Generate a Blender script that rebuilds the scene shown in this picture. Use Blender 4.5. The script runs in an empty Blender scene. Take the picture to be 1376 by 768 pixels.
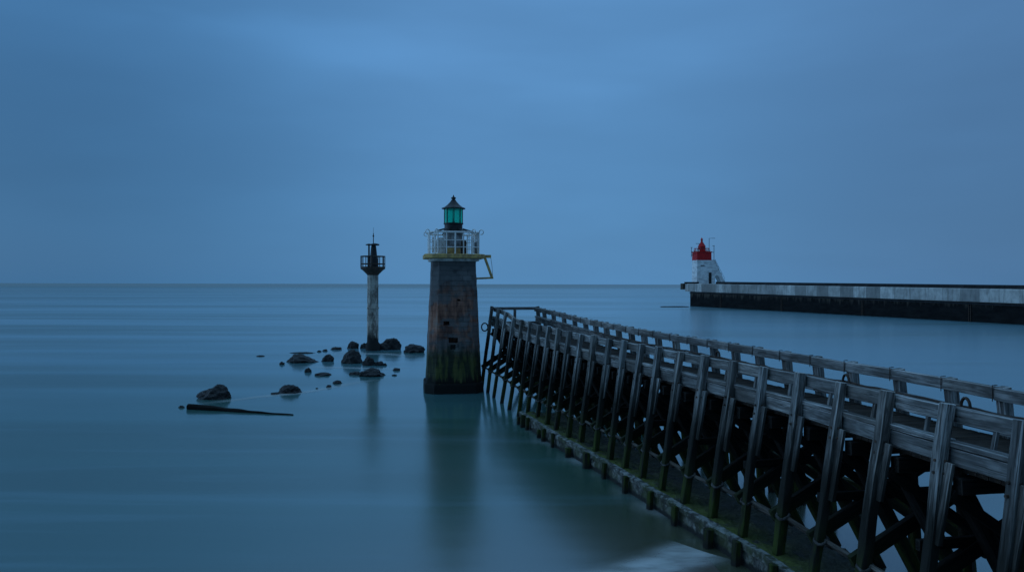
import bpy, bmesh, math, random
from mathutils import Vector, Matrix, noise as mnoise
random.seed(7)
S = bpy.context.scene
COL = S.collection
R = math.radians
V = Vector
EYE = 7.05                                   # camera height above the water

# ------------------------------------------------------------------ helpers
def at(px, py, h=0.0):
    """a pixel of the 1376 px wide photograph -> the point it shows at height h"""
    hz = 380.0 + 3.0 * px / 1376.0
    Y = (EYE - h) * 1000.0 / (py - hz)
    return V(((px - 688.0) / 1000.0 * Y, Y, h))

def thing(name, label, cat, loc=(0, 0, 0), group=None):
    o = bpy.data.objects.new(name, None)
    o.empty_display_size = 0.2
    COL.objects.link(o)
    o.location = loc
    return tag(o, label, cat, group)

def tag(o, label=None, cat=None, group=None, kind=None):
    if label: o['label'] = label
    if cat: o['category'] = cat
    if group: o['group'] = group
    if kind: o['kind'] = kind
    return o

def world_of(o):
    M = o.matrix_basis.copy()
    while o.parent:
        o = o.parent
        M = o.matrix_basis @ M
    return M

def link(name, me, mat, parent=None, M=None):
    o = bpy.data.objects.new(name, me)
    COL.objects.link(o)
    if mat is not None:
        me.materials.append(mat)
    M = M or Matrix()
    if parent is not None:
        o.parent = parent
        M = world_of(parent).inverted() @ M
    o.matrix_basis = M
    return o

def finish(bm, name, smooth=False, angle=35):
    me = bpy.data.meshes.new(name)
    bmesh.ops.recalc_face_normals(bm, faces=bm.faces)
    bm.to_mesh(me)
    bm.free()
    if smooth:
        me.polygons.foreach_set('use_smooth', [True] * len(me.polygons))
        me.set_sharp_from_angle(angle=R(angle))
    return me

def frame_along(p0, p1, up=V((0, 0, 1))):
    x = (p1 - p0).normalized()
    y = up.cross(x)
    if y.length < 1e-4:
        y = V((1, 0, 0)).cross(x)
    y.normalize()
    z = x.cross(y)
    M = Matrix((x, y, z)).transposed().to_4x4()
    M.translation = p0
    return M

def section(w, h, c):
    a, b = w / 2, h / 2
    return [(-a + c, -b), (a - c, -b), (a, -b + c), (a, b - c), (a - c, b), (-a + c, b), (-a, b - c), (-a, -b + c)]

def beam_into(bm, L, w, h, c=0.015, segs=6, jit=0.006, taper=1.0, wob=0.0, M=None, pointed=0.0):
    seed = random.random() * 900
    prev = None
    rings = []
    for i in range(segs + 1):
        t = i / segs
        k = 1 + (taper - 1) * t
        ring = []
        for j, (a, b) in enumerate(section(w * k, h * k, c)):
            n = mnoise.noise_vector(V((seed + t * L * 1.7, j * 3.1, seed * .3))) * jit
            s = mnoise.noise_vector(V((seed * 2 + t * L * .5, 7, 1))) * wob
            x = t * L + (n.x * .5 if 0 < i < segs else n.x)
            if pointed and i == segs:
                x -= pointed * abs(a) / (w / 2)
            ring.append(bm.verts.new(V((x, a + n.y + s.y, b + n.z + s.z))))
        rings.append(ring)
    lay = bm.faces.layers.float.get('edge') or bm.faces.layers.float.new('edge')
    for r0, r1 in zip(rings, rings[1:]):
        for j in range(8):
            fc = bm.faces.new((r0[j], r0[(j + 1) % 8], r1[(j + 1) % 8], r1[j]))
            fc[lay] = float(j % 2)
    # ends bevelled
    for ring, d in ((rings[0], -1), (rings[-1], 1)):
        cen = sum((v.co for v in ring), V()) / 8
        inner = [bm.verts.new(cen + (v.co - cen) * (1 - c * 1.6 / max(w, h) * 2) + V((d * c * .6, 0, 0))) for v in ring]
        for j in range(8):
            fc = bm.faces.new((ring[j], ring[(j + 1) % 8], inner[(j + 1) % 8], inner[j]))
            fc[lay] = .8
        bm.faces.new(inner)
    if M is not None:
        vs = [v for r in rings for v in r]
        bmesh.ops.transform(bm, matrix=M, verts=[v for v in bm.verts if v.tag is False])
        for v in bm.verts: v.tag = True

def beam(name, mat, parent, p0, p1, w, h, up=V((0, 0, 1)), **kw):
    """one timber: its local x runs along the grain"""
    p0, p1 = V(p0), V(p1)
    bm = bmesh.new()
    beam_into(bm, (p1 - p0).length, w, h, **kw)
    return link(name, finish(bm, name, True, 40), mat, parent, frame_along(p0, p1, up))

def log(name, mat, parent, p0, p1, r, n=8, segs=5, taper=1.0, jit=0.01):
    p0, p1 = V(p0), V(p1)
    L = (p1 - p0).length
    bm = bmesh.new()
    rings = []
    seed = random.random() * 500
    for i in range(segs + 1):
        t = i / segs
        rr = r * (1 + (taper - 1) * t)
        ring = []
        for j in range(n):
            a = 2 * math.pi * j / n
            d = mnoise.noise_vector(V((seed + t * L, a, 3))) * jit
            ring.append(bm.verts.new((t * L, math.cos(a) * rr + d.y, math.sin(a) * rr + d.z)))
        rings.append(ring)
    for a, b in zip(rings, rings[1:]):
        for j in range(n):
            bm.faces.new((a[j], a[(j + 1) % n], b[(j + 1) % n], b[j]))
    bm.faces.new(rings[0]); bm.faces.new(rings[-1])
    return link(name, finish(bm, name, True, 50), mat, parent, frame_along(p0, p1))

def tube_into(bm, pts, r, n=6, closed=False):
    pts = [V(p) for p in pts]
    rings = []
    m = len(pts)
    for i, p in enumerate(pts):
        if closed:
            d = pts[(i + 1) % m] - pts[i - 1]
        else:
            d = pts[min(i + 1, m - 1)] - pts[max(i - 1, 0)]
        d.normalize()
        u = d.cross(V((0, 0, 1)))
        if u.length < 1e-3: u = d.cross(V((0, 1, 0)))
        u.normalize(); w = d.cross(u)
        rings.append([bm.verts.new(p + (u * math.cos(2 * math.pi * j / n) + w * math.sin(2 * math.pi * j / n)) * r) for j in range(n)])
    pairs = list(zip(rings, rings[1:])) + ([(rings[-1], rings[0])] if closed else [])
    for a, b in pairs:
        for j in range(n):
            bm.faces.new((a[j], a[(j + 1) % n], b[(j + 1) % n], b[j]))
    if not closed:
        bm.faces.new(rings[0]); bm.faces.new(rings[-1])

def tube(name, mat, parent, pts, r, n=6, closed=False):
    bm = bmesh.new(); tube_into(bm, pts, r, n, closed)
    return link(name, finish(bm, name, True, 60), mat, parent)

def box_into(bm, c, s, rz=0.0, bev=0.0):
    M = Matrix.Translation(V(c)) @ Matrix.Rotation(rz, 4, 'Z') @ Matrix.Diagonal((s[0], s[1], s[2], 1))
    r = bmesh.ops.create_cube(bm, size=1.0, matrix=M)
    if bev:
        es = list({e for v in r['verts'] for e in v.link_edges})
        bmesh.ops.bevel(bm, geom=es, offset=bev, segments=1, affect='EDGES')

def box(name, mat, parent, c, s, rz=0.0, bev=0.0):
    bm = bmesh.new(); box_into(bm, c, s, rz, bev)
    return link(name, finish(bm, name), mat, parent)

def loft_into(bm, rings, cap=True):
    rs = [[bm.verts.new(V(p)) for p in ring] for ring in rings]
    n = len(rs[0])
    for a, b in zip(rs, rs[1:]):
        for j in range(n):
            bm.faces.new((a[j], a[(j + 1) % n], b[(j + 1) % n], b[j]))
    if cap:
        bm.faces.new(rs[0]); bm.faces.new(rs[-1])

def loft(name, mat, parent, rings, smooth=False, angle=35, cap=True):
    bm = bmesh.new(); loft_into(bm, rings, cap)
    return link(name, finish(bm, name, smooth, angle), mat, parent)

def ring(c, r, z, n=24, a0=0.0):
    return [(c[0] + r * math.cos(a0 + 2 * math.pi * j / n), c[1] + r * math.sin(a0 + 2 * math.pi * j / n), z) for j in range(n)]

def lathe(name, mat, parent, c, prof, n=24, a0=0.0, smooth=True, angle=35):
    return loft(name, mat, parent, [ring(c, max(r, .002), z, n, a0) for r, z in prof], smooth, angle)

# ------------------------------------------------------------------ materials
class NT:
    def __init__(self, name):
        self.mat = bpy.data.materials.new(name)
        self.mat.use_nodes = True
        self.t = self.mat.node_tree
        self.t.nodes.clear()
        self.out = self.n('ShaderNodeOutputMaterial')
    def n(self, typ, **kw):
        nd = self.t.nodes.new(typ)
        for k, v in kw.items():
            setattr(nd, k, v)
        return nd
    def l(self, a, b):
        self.t.links.new(a, b)
    def set(self, sock, v):
        if isinstance(v, bpy.types.NodeSocket): self.l(v, sock)
        elif isinstance(v, (tuple, list)) and len(v) == 3 and sock.type == 'RGBA': sock.default_value = (*v, 1)
        else: sock.default_value = v
    def coord(self, kind='Object', scale=(1, 1, 1), rot=(0, 0, 0), loc=(0, 0, 0)):
        if kind == 'Position': src = self.n('ShaderNodeNewGeometry').outputs['Position']
        else: src = self.n('ShaderNodeTexCoord').outputs[kind]
        m = self.n('ShaderNodeMapping')
        m.inputs['Scale'].default_value = scale; m.inputs['Rotation'].default_value = rot; m.inputs['Location'].default_value = loc
        self.l(src, m.inputs['Vector'])
        return m.outputs['Vector']
    def noise(self, vec, scale=1, detail=4, rough=.55, dist=0):
        nd = self.n('ShaderNodeTexNoise')
        nd.inputs['Scale'].default_value = scale; nd.inputs['Detail'].default_value = detail
        nd.inputs['Roughness'].default_value = rough; nd.inputs['Distortion'].default_value = dist
        self.l(vec, nd.inputs['Vector'])
        return nd.outputs['Fac']
    def rng(self, v, a, b, c=0.0, d=1.0, smooth=True):
        nd = self.n('ShaderNodeMapRange', interpolation_type='SMOOTHSTEP' if smooth else 'LINEAR')
        self.set(nd.inputs['Value'], v)
        for k, x in zip(('From Min', 'From Max', 'To Min', 'To Max'), (a, b, c, d)):
            nd.inputs[k].default_value = x
        return nd.outputs['Result']
    def math(self, op, a, b=0.0, c=0.0):
        nd = self.n('ShaderNodeMath', operation=op)
        self.set(nd.inputs[0], a); self.set(nd.inputs[1], b); self.set(nd.inputs[2], c)
        return nd.outputs[0]
    def mix(self, f, a, b, mode='MIX'):
        nd = self.n('ShaderNodeMix', data_type='RGBA', blend_type=mode)
        self.set(nd.inputs[0], f); self.set(nd.inputs[6], a); self.set(nd.inputs[7], b)
        return nd.outputs[2]
    def sep(self, v):
        nd = self.n('ShaderNodeSeparateXYZ'); self.l(v, nd.inputs[0]); return nd.outputs
    def bump(self, h, strength=.5, dist=.02, normal=None):
        nd = self.n('ShaderNodeBump')
        nd.inputs['Strength'].default_value = strength; nd.inputs['Distance'].default_value = dist
        self.l(h, nd.inputs['Height'])
        if normal is not None: self.l(normal, nd.inputs['Normal'])
        return nd.outputs['Normal']
    def rand(self):
        return self.n('ShaderNodeObjectInfo').outputs['Random']
    def pz(self):
        return self.sep(self.n('ShaderNodeNewGeometry').outputs['Position'])[2]
    def surf(self, color, rough=.8, normal=None, metal=0.0, spec=.3, **kw):
        p = self.n('ShaderNodeBsdfPrincipled')
        self.set(p.inputs['Base Color'], color); self.set(p.inputs['Roughness'], rough); self.set(p.inputs['Metallic'], metal)
        self.set(p.inputs['Specular IOR Level'], spec)
        if normal is not None: self.l(normal, p.inputs['Normal'])
        for k, v in kw.items(): self.set(p.inputs[k], v)
        self.l(p.outputs[0], self.out.inputs[0])
        return self.mat

def wood_mat(name, light, dark, tide=True, top=4.25, low=2.5):
    m = NT(name)
    rnd = m.rand()
    off = m.n('ShaderNodeCombineXYZ')
    for k, q in enumerate((137.0, 53.0, 71.0)): m.l(m.math('MULTIPLY', rnd, q), off.inputs[k])
    def oc(scale):
        a = m.n('ShaderNodeVectorMath', operation='ADD')
        m.l(m.n('ShaderNodeTexCoord').outputs['Object'], a.inputs[0]); m.l(off.outputs[0], a.inputs[1])
        b = m.n('ShaderNodeVectorMath', operation='MULTIPLY'); m.l(a.outputs[0], b.inputs[0]); b.inputs[1].default_value = scale
        return b.outputs[0]
    g = m.noise(oc((.9, 14, 14)), 1, 7, .66, .8)
    f = m.noise(oc((1.3, 48, 48)), 1, 4, .6, .3)
    big = m.noise(oc((1.0, 3.0, 3.0)), 1, 4, .6)
    col = m.mix(m.rng(g, .3, .72), dark, light)
    col = m.mix(m.rng(big, .38, .66, 0, .75), col, [c * .55 for c in dark])
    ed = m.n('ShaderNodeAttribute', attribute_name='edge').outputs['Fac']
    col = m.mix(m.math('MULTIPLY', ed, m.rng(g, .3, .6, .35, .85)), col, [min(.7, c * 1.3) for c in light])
    crack = m.rng(f, .33, .45)
    col = m.mix(crack, [c * .25 for c in dark], col)
    hue = m.rng(m.math('FRACT', m.math('MULTIPLY', rnd, 17.3)), .45, 1, 0, .55, False)
    col = m.mix(hue, col, m.mix(1.0, col, (.72, .60, .50), 'MULTIPLY'))
    col = m.mix(m.rng(m.rand(), 0, 1, 0, .62, False), col, [c * .55 for c in dark])
    rough = .85
    if tide:
        z = m.pz()
        zn = m.noise(oc((.5, 9, 9)), 1, 5, .65)
        zz = m.math('ADD', z, m.math('MULTIPLY', m.math('SUBTRACT', zn, .5), 2.6))
        col = m.mix(m.rng(zz, top, low), col, (.022, .021, .018))
        gn = m.noise(oc((.8, 5, 5)), 1, 5, .7)
        gz = m.math('ADD', z, m.math('MULTIPLY', m.math('SUBTRACT', gn, .5), 1.6))
        gf = m.math('MULTIPLY', m.rng(gz, 2.1, 1.0, 0, 1), m.rng(gn, .34, .62, 0, .9))
        gf = m.math('MULTIPLY', gf, m.rng(z, .05, .35))
        col = m.mix(gf, col, (.045, .062, .012))
    b = m.bump(m.math('ADD', m.math('MULTIPLY', g, .6), m.math('MULTIPLY', crack, .5)), .7, .02)
    return m.surf(col, rough, b, spec=.12)

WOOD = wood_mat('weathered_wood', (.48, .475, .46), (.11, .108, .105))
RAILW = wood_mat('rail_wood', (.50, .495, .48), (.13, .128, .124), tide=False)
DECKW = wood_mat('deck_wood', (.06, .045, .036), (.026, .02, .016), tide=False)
TARRED = wood_mat('tarred_wood', (.034, .030, .027), (.012, .011, .010), tide=True, top=2.4, low=1.0)
WETLOG = wood_mat('waterlogged_timber', (.022, .019, .016), (.009, .008, .007), tide=False)
POLE = wood_mat('bare_pole_wood', (.20, .18, .155), (.09, .08, .07), tide=False)

def rust_mat(name, a, b, scale=6, rough=.7):
    m = NT(name)
    n = m.noise(m.coord('Position', (1, 1, 1)), scale, 6, .65)
    return m.surf(m.mix(m.rng(n, .35, .65), a, b), rough, m.bump(n, .4, .01))
IRON = rust_mat('rusted_iron', (.035, .028, .024), (.085, .05, .034))
BLACKIRON = rust_mat('black_painted_iron', (.012, .013, .016), (.03, .028, .028), 5, .5)
STRAP = rust_mat('galvanised_strap', (.10, .095, .09), (.03, .025, .022), 9, .7)
YELLOW = rust_mat('worn_yellow_paint', (.66, .44, .15), (.34, .22, .11), 4, .7)
WHITEP = rust_mat('worn_white_paint', (.80, .80, .79), (.36, .33, .30), 2.2, .6)
CLEANW = rust_mat('white_railing_paint', (.88, .88, .87), (.62, .60, .57), 2.2, .5)
GREYP = rust_mat('grey_paint', (.30, .31, .32), (.14, .14, .14), 3, .6)
REDP = rust_mat('red_paint', (.60, .012, .014), (.42, .01, .012), 1.2, .55)

def rock_mat():
    m = NT('wet_mussel_rock')
    v = m.n('ShaderNodeTexVoronoi'); v.inputs['Scale'].default_value = 9
    m.l(m.coord('Object'), v.inputs['Vector'])
    n = m.noise(m.coord('Object'), 3, 6, .65)
    col = m.mix(m.rng(n, .35, .7), (.006, .0065, .0075), (.020, .020, .020))
    col = m.mix(m.rng(v.outputs['Distance'], .12, .3, .5, 0), col, (.06, .065, .07))
    h = m.math('ADD', v.outputs['Distance'], m.math('MULTIPLY', n, .8))
    return m.surf(col, .55, m.bump(h, .9, .06), spec=.3)
ROCK = rock_mat()

def stone_tower_mat():
    m = NT('weathered_tower_masonry')
    # courses of stone
    br = m.n('ShaderNodeTexBrick')
    br.inputs['Scale'].default_value = 1.0
    br.inputs['Brick Width'].default_value = .78; br.inputs['Row Height'].default_value = .33
    br.inputs['Mortar Size'].default_value = .018; br.inputs['Mortar Smooth'].default_value = .3
    br.inputs['Color1'].default_value = (.9, .9, .9, 1); br.inputs['Color2'].default_value = (.45, .45, .45, 1)
    br.inputs['Mortar'].default_value = (.25, .25, .25, 1); br.inputs['Bias'].default_value = 0
    o = m.sep(m.coord('Object'))
    comb = m.n('ShaderNodeCombineXYZ')
    wob = m.math('MULTIPLY', m.math('SUBTRACT', m.noise(m.coord('Object'), 2.2, 4, .6), .5), .16)
    m.l(m.math('ADD', m.math('ADD', o[0], m.math('MULTIPLY', o[1], .8)), m.math('MULTIPLY', wob, 1.7)), comb.inputs[0]); m.l(m.math('ADD', o[2], wob), comb.inputs[1])
    m.l(comb.outputs[0], br.inputs['Vector'])
    n1 = m.noise(m.coord('Object', (1, 1, .8)), .9, 7, .65)
    n2 = m.noise(m.coord('Object', (3.2, 3.2, .55)), 1, 5, .6, .3)       # vertical streaks
    stone = m.mix(m.rng(n1, .3, .7), (.045, .046, .050), (.21, .20, .195))
    stone = m.mix(.65, stone, br.outputs['Color'], 'MULTIPLY')
    z = o[2]
    zn = m.math('ADD', z, m.math('MULTIPLY', m.math('SUBTRACT', n1, .5), 3.2))
    # render gone: reddish brown brick in the middle
    mid = m.math('MULTIPLY', m.rng(zn, 2.0, 3.2), m.rng(zn, 7.4, 5.8))
    pat = m.math('MULTIPLY', mid, m.rng(m.noise(m.coord('Object', (.8, .8, .9), loc=(3, 1, 2)), 1, 4), .36, .50))
    brown = m.mix(m.rng(n2, .35, .65), (.12, .048, .034), (.42, .18, .115))
    brown = m.mix(.35, brown, br.outputs['Color'], 'MULTIPLY')
    col = m.mix(m.math('MULTIPLY', pat, .85), stone, brown)
    smooth_patch = m.rng(m.noise(m.coord('Object', (.55, .55, .8), loc=(7, 3, 0)), 1, 5), .47, .54)
    col = m.mix(m.math('MULTIPLY', smooth_patch, .75), col, (.13, .128, .128))
    drip = m.math('MULTIPLY', m.rng(n2, .58, .72), m.rng(z, 9, 2.5))
    col = m.mix(m.math('MULTIPLY', drip, .6), col, (.30, .27, .23))
    # green tide zone with yellow-green drips
    gz = m.math('ADD', z, m.math('MULTIPLY', m.math('SUBTRACT', n2, .5), 2.2))
    gcol = m.mix(m.rng(n2, .45, .62), (.014, .022, .008), (.085, .09, .018))
    col = m.mix(m.math('MULTIPLY', m.rng(gz, 3.3, 2.2), .88), col, gcol)
    col = m.mix(m.rng(gz, 1.25, .8), col, (.009, .010, .009))
    h = m.math('ADD', m.math('MULTIPLY', br.outputs['Fac'], -.6), m.math('MULTIPLY', n1, .8))
    return m.surf(col, .85, m.bump(h, .8, .05), spec=.25)
MASONRY = stone_tower_mat()

def beacon_mat():
    m = NT('flaking_white_column')
    n = m.noise(m.coord('Object', (1.4, 1.4, .7)), 1, 7, .68)
    n2 = m.noise(m.coord('Object', (4, 4, .8)), 1, 4)
    z = m.sep(m.coord('Object'))[2]
    col = m.mix(m.rng(n, .40, .58), (.17, .145, .12), (.52, .47, .40))
    col = m.mix(m.rng(m.math('FRACT', m.math('MULTIPLY', z, 1.6)), .0, .12, .55, 0), col, (.09, .08, .08))
    col = m.mix(m.math('MULTIPLY', m.rng(n2, .5, .65), .7), col, (.13, .10, .085))
    zz = m.math('ADD', z, m.math('MULTIPLY', m.math('SUBTRACT', n, .5), 2))
    col = m.mix(m.rng(zz, 1.9, 1.2), col, (.018, .018, .017))
    return m.surf(col, .8, m.bump(n, .6, .04), spec=.2)
BEACON = beacon_mat()

def concrete_mat(name, light, dark, panel=0.0, axis=None):
    m = NT(name)
    n = m.noise(m.coord('Object', (.5, .5, .5)), 1.3, 7, .65)
    d = m.noise(m.coord('Object', (1.6, 1.6, .25)), 1, 5, .6)
    col = m.mix(m.rng(n, .3, .7), dark, light)
    col = m.mix(m.math('MULTIPLY', m.rng(d, .48, .66), .5), col, [c * .4 for c in dark])
    if panel:
        y = m.sep(m.coord('Object'))[1]
        q = m.math('DIVIDE', y, panel)
        wn = m.n('ShaderNodeTexWhiteNoise', noise_dimensions='1D')
        m.l(m.math('FLOOR', q), wn.inputs['W'])
        col = m.mix(m.rng(wn.outputs['Value'], .15, .9, 0, .78, False), col, [c * .42 for c in dark])
        fr = m.math('FRACT', q)
        edge = m.rng(m.math('ABSOLUTE', m.math('SUBTRACT', fr, .5)), .47, .5)
        col = m.mix(m.math('MULTIPLY', edge, .6), col, [c * .4 for c in dark])
    return m.surf(col, .85, m.bump(n, .5, .05), spec=.2)
CONC = concrete_mat('panelled_concrete', (.58, .56, .52), (.34, .33, .31), panel=4.1)
CONCDARK = concrete_mat('dark_coping', (.030, .031, .034), (.018, .019, .021))
SILL = concrete_mat('sill_concrete', (.30, .30, .28), (.12, .12, .11))

def whitewash_mat():
    m = NT('whitewashed_wall')
    n = m.noise(m.coord('Object', (.45, .45, 1.1)), 1, 6, .65)
    z = m.sep(m.coord('Object'))[2]
    col = m.mix(m.rng(n, .42, .66), (.80, .80, .79), (.50, .50, .50))
    ln = m.rng(m.math('FRACT', m.math('MULTIPLY', z, .55)), 0, .08, .5, 0)
    col = m.mix(m.math('MULTIPLY', ln, m.rng(n, .4, .6)), col, (.3, .29, .28))
    return m.surf(col, .7, m.bump(n, .3, .04))
WHITEWASH = whitewash_mat()

def seawall_mat():
    m = NT('weed_dark_sea_wall')
    n = m.noise(m.coord('Object', (.35, .35, .8)), 1, 7, .65)
    d = m.noise(m.coord('Object', (1.1, 1.1, .15)), 1, 4)
    z = m.pz()
    col = m.mix(m.rng(n, .3, .7), (.004, .0045, .005), (.013, .013, .013))
    up = m.rng(m.math('ADD', z, m.math('MULTIPLY', m.math('SUBTRACT', d, .5), 5.5)), 2.9, 4.6)
    col = m.mix(m.math('MULTIPLY', up, .8), col, (.085, .072, .058))
    return m.surf(col, .8, m.bump(n, .6, .15), spec=.1)
SEAWALL = seawall_mat()

def mossy_mat():
    m = NT('mossy_wet_rubble')
    v = m.n('ShaderNodeTexVoronoi'); v.inputs['Scale'].default_value = 5
    m.l(m.coord('Object'), v.inputs['Vector'])
    n = m.noise(m.coord('Object'), 1.5, 7, .7)
    n2 = m.noise(m.coord('Object'), 22, 4, .6)
    col = m.mix(m.rng(n2, .3, .7), (.022, .021, .018), (.075, .072, .066))
    a = m.n('ShaderNodeAttribute', attribute_name='moss')
    green = m.mix(n2, (.03, .05, .008), (.16, .18, .025))
    gf = m.math('MULTIPLY', m.rng(n, .34, .50), m.rng(a.outputs['Fac'], 0, 1, .15, 1))
    col = m.mix(gf, col, green)
    h = m.math('ADD', m.math('MULTIPLY', v.outputs['Distance'], .7), m.math('MULTIPLY', n2, .5))
    rough = m.rng(gf, 0, .7, .38, .9)
    return m.surf(col, rough, m.bump(h, 1, .09), spec=.4)
MOSS = mossy_mat()

def sillface_mat():
    m = NT('algae_streaked_sill')
    n = m.noise(m.coord('Object'), 3.5, 7, .7)
    n2 = m.noise(m.coord('Object'), 1.1, 5, .6)
    st = m.noise(m.coord('Object', (5, 5, .8)), 1, 4)
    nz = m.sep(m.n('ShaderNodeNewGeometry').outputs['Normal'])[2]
    col = m.mix(m.rng(n, .42, .62), (.03, .03, .026), (.22, .22, .20))
    col = m.mix(m.math('MULTIPLY', m.rng(n2, .4, .6), .75), col, (.038, .05, .012))
    col = m.mix(m.math('MULTIPLY', m.rng(st, .48, .62), .5), col, (.025, .025, .02))
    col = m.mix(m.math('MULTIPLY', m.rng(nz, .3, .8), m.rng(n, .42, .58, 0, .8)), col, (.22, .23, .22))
    col = m.mix(m.rng(m.math('ADD', m.pz(), m.math('MULTIPLY', n, .2)), .32, .2), col, (.012, .013, .011))
    return m.surf(col, .75, m.bump(n, 1, .05), spec=.3)
SILLFACE = sillface_mat()

def glass_mat():
    m = NT('green_lantern_glass')
    t = m.n('ShaderNodeBsdfTransparent'); t.inputs[0].default_value = (.12, .92, .70, 1)
    g = m.n('ShaderNodeBsdfGlossy'); g.inputs['Roughness'].default_value = .12
    d = m.n('ShaderNodeBsdfTranslucent'); d.inputs[0].default_value = (.03, .85, .72, 1)
    a = m.n('ShaderNodeMixShader'); a.inputs[0].default_value = .5
    m.l(t.outputs[0], a.inputs[1]); m.l(d.outputs[0], a.inputs[2])
    b = m.n('ShaderNodeMixShader'); b.inputs[0].default_value = .05
    m.l(a.outputs[0], b.inputs[1]); m.l(g.outputs[0], b.inputs[2])
    m.l(b.outputs[0], m.out.inputs[0])
    return m.mat
GLASS = glass_mat()

SH_P, SH_N = (3.3, 18.0), (.61, -.79)          # shoreline: a point on it and its landward direction
def water_mat():
    m = NT('long_swell_water')
    p = m.sep(m.n('ShaderNodeNewGeometry').outputs['Position'])
    d = m.math('ADD', m.math('MULTIPLY', m.math('SUBTRACT', p[0], SH_P[0]), SH_N[0]),
               m.math('MULTIPLY', m.math('SUBTRACT', p[1], SH_P[1]), SH_N[1]))
    b1 = m.noise(m.coord('Position', (.004, .02, 1), (0, 0, R(4))), 1, 3, .5)
    b2 = m.noise(m.coord('Position', (.02, .16, 1), (0, 0, R(-3))), 1, 3, .5)
    b3 = m.noise(m.coord('Position', (.12, 1.1, 1)), 1, 4, .6)
    milk = m.math('ADD', m.math('MULTIPLY', b1, .6), m.math('MULTIPLY', b2, .4))
    col = m.mix(m.rng(milk, .38, .62), (.016, .066, .040), (.052, .142, .115))
    shal = m.rng(m.math('ADD', d, m.math('MULTIPLY', m.math('SUBTRACT', b2, .5), 4)), -9, -.4)
    col = m.mix(m.math('MULTIPLY', shal, .85), col, (.075, .070, .040))
    rough = m.rng(milk, .35, .65, .17, .09)
    chan = m.math('MINIMUM', m.rng(m.math('ADD', p[0], m.math('MULTIPLY', p[1], .25)), 13, 19), m.rng(m.math('DIVIDE', p[0], p[1]), .02, .24))          # the channel behind the pier is a little rippled
    mid_lift = m.math('MULTIPLY', m.rng(p[1], 22, 75), m.rng(p[1], 700, 160))                 # middle distance: colour lightened in place of reflected sky
    col = m.mix(m.math('MULTIPLY', mid_lift, m.rng(milk, .40, .57, .12, .95)), col, (.10, .235, .29))
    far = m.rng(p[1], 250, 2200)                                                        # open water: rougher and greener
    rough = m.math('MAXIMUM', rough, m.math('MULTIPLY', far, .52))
    rough = m.math('MAXIMUM', rough, m.math('MULTIPLY', chan, .22))
    col = m.mix(m.math('MULTIPLY', chan, m.rng(milk, .35, .6, .3, .9)), col, (.11, .24, .29))  # channel colour lightened to stand in for the sky it reflects
    b4 = m.noise(m.coord('Position', (.10, .75, 1), (0, 0, R(6))), 1, 3, .55)
    near = m.rng(p[1], 60, 30)
    rough = m.math('MAXIMUM', rough, m.math('MULTIPLY', near, m.rng(milk, .35, .65, .25, .15)))
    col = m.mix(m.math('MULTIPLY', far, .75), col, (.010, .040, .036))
    b5 = m.noise(m.coord('Position', (.05, .55, 1), (0, 0, R(3))), 1, 4, .6, .5)
    col = m.mix(m.math('MULTIPLY', m.rng(b5, .5, .72), m.math('MULTIPLY', near, .5)), col, (.085, .17, .18))
    h = m.math('ADD', m.math('MULTIPLY', b3, .03), m.math('MULTIPLY', b2, .55))
    h = m.math('ADD', h, m.math('MULTIPLY', chan, m.math('MULTIPLY', b4, .10)))
    nb = m.bump(h, .28, .3)
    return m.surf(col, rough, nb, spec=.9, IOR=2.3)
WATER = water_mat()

def sand_mat():
    m = NT('wet_sand')
    n = m.noise(m.coord('Position'), .8, 6, .6)
    f = m.noise(m.coord('Position'), 60, 3, .6)
    col = m.mix(n, (.075, .058, .045), (.14, .11, .085))
    col = m.mix(m.math('MULTIPLY', f, .3), col, (.05, .04, .03))
    return m.surf(col, m.rng(n, .3, .7, .3, .6), m.bump(n, .3, .03), spec=.4)
SAND = sand_mat()

def foam_mat():
    m = NT('smoothed_wave_foam')
    a = m.n('ShaderNodeAttribute', attribute_name='cover')
    n = m.noise(m.coord('Position', (.7, 1.6, 1), (0, 0, R(-37))), 1, 4, .55)
    f = m.math('MULTIPLY', m.rng(a.outputs['Fac'], 0, 1), m.rng(n, .2, .7, .35, 1))
    p = m.n('ShaderNodeBsdfPrincipled')
    p.inputs['Base Color'].default_value = (.62, .63, .62, 1); p.inputs['Roughness'].default_value = .6
    t = m.n('ShaderNodeBsdfTransparent')
    x = m.n('ShaderNodeMixShader')
    m.l(m.math('MULTIPLY', f, .75), x.inputs[0]); m.l(t.outputs[0], x.inputs[1]); m.l(p.outputs[0], x.inputs[2])
    m.l(x.outputs[0], m.out.inputs[0])
    return m.mat
FOAM = foam_mat()

# ------------------------------------------------------------------ setting
bm = bmesh.new()
for x, y in ((-30000, -60), (30000, -60), (30000, 40000), (-30000, 40000)):
    bm.verts.new((x, y, 0))
bm.faces.new(bm.verts)
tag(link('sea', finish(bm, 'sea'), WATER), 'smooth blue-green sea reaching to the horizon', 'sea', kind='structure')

bm = bmesh.new()
NX, NY = 60, 60
gv = {}
for i in range(NX + 1):
    for j in range(NY + 1):
        x = -40 + 54 * i / NX; y = -50 + 78 * j / NY
        d = (x - SH_P[0]) * SH_N[0] + (y - SH_P[1]) * SH_N[1]
        z = .055 * d + .05 * mnoise.noise(V((x * .3, y * .3, 0)))
        z = max(min(z, 1.2 + .02 * d), -.8)
        z -= 1.6 * max(0, min(1, (x - (10.35 - .25 * y)) / 1.2))     # the sand stops at the sill of the pier
        gv[i, j] = bm.verts.new((x, y, z))
for i in range(NX):
    for j in range(NY):
        bm.faces.new((gv[i, j], gv[i + 1, j], gv[i + 1, j + 1], gv[i, j + 1]))
tag(link('beach', finish(bm, 'beach', True, 80), SAND), 'wet brown sand at the foot of the pier', 'beach', kind='structure')

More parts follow.
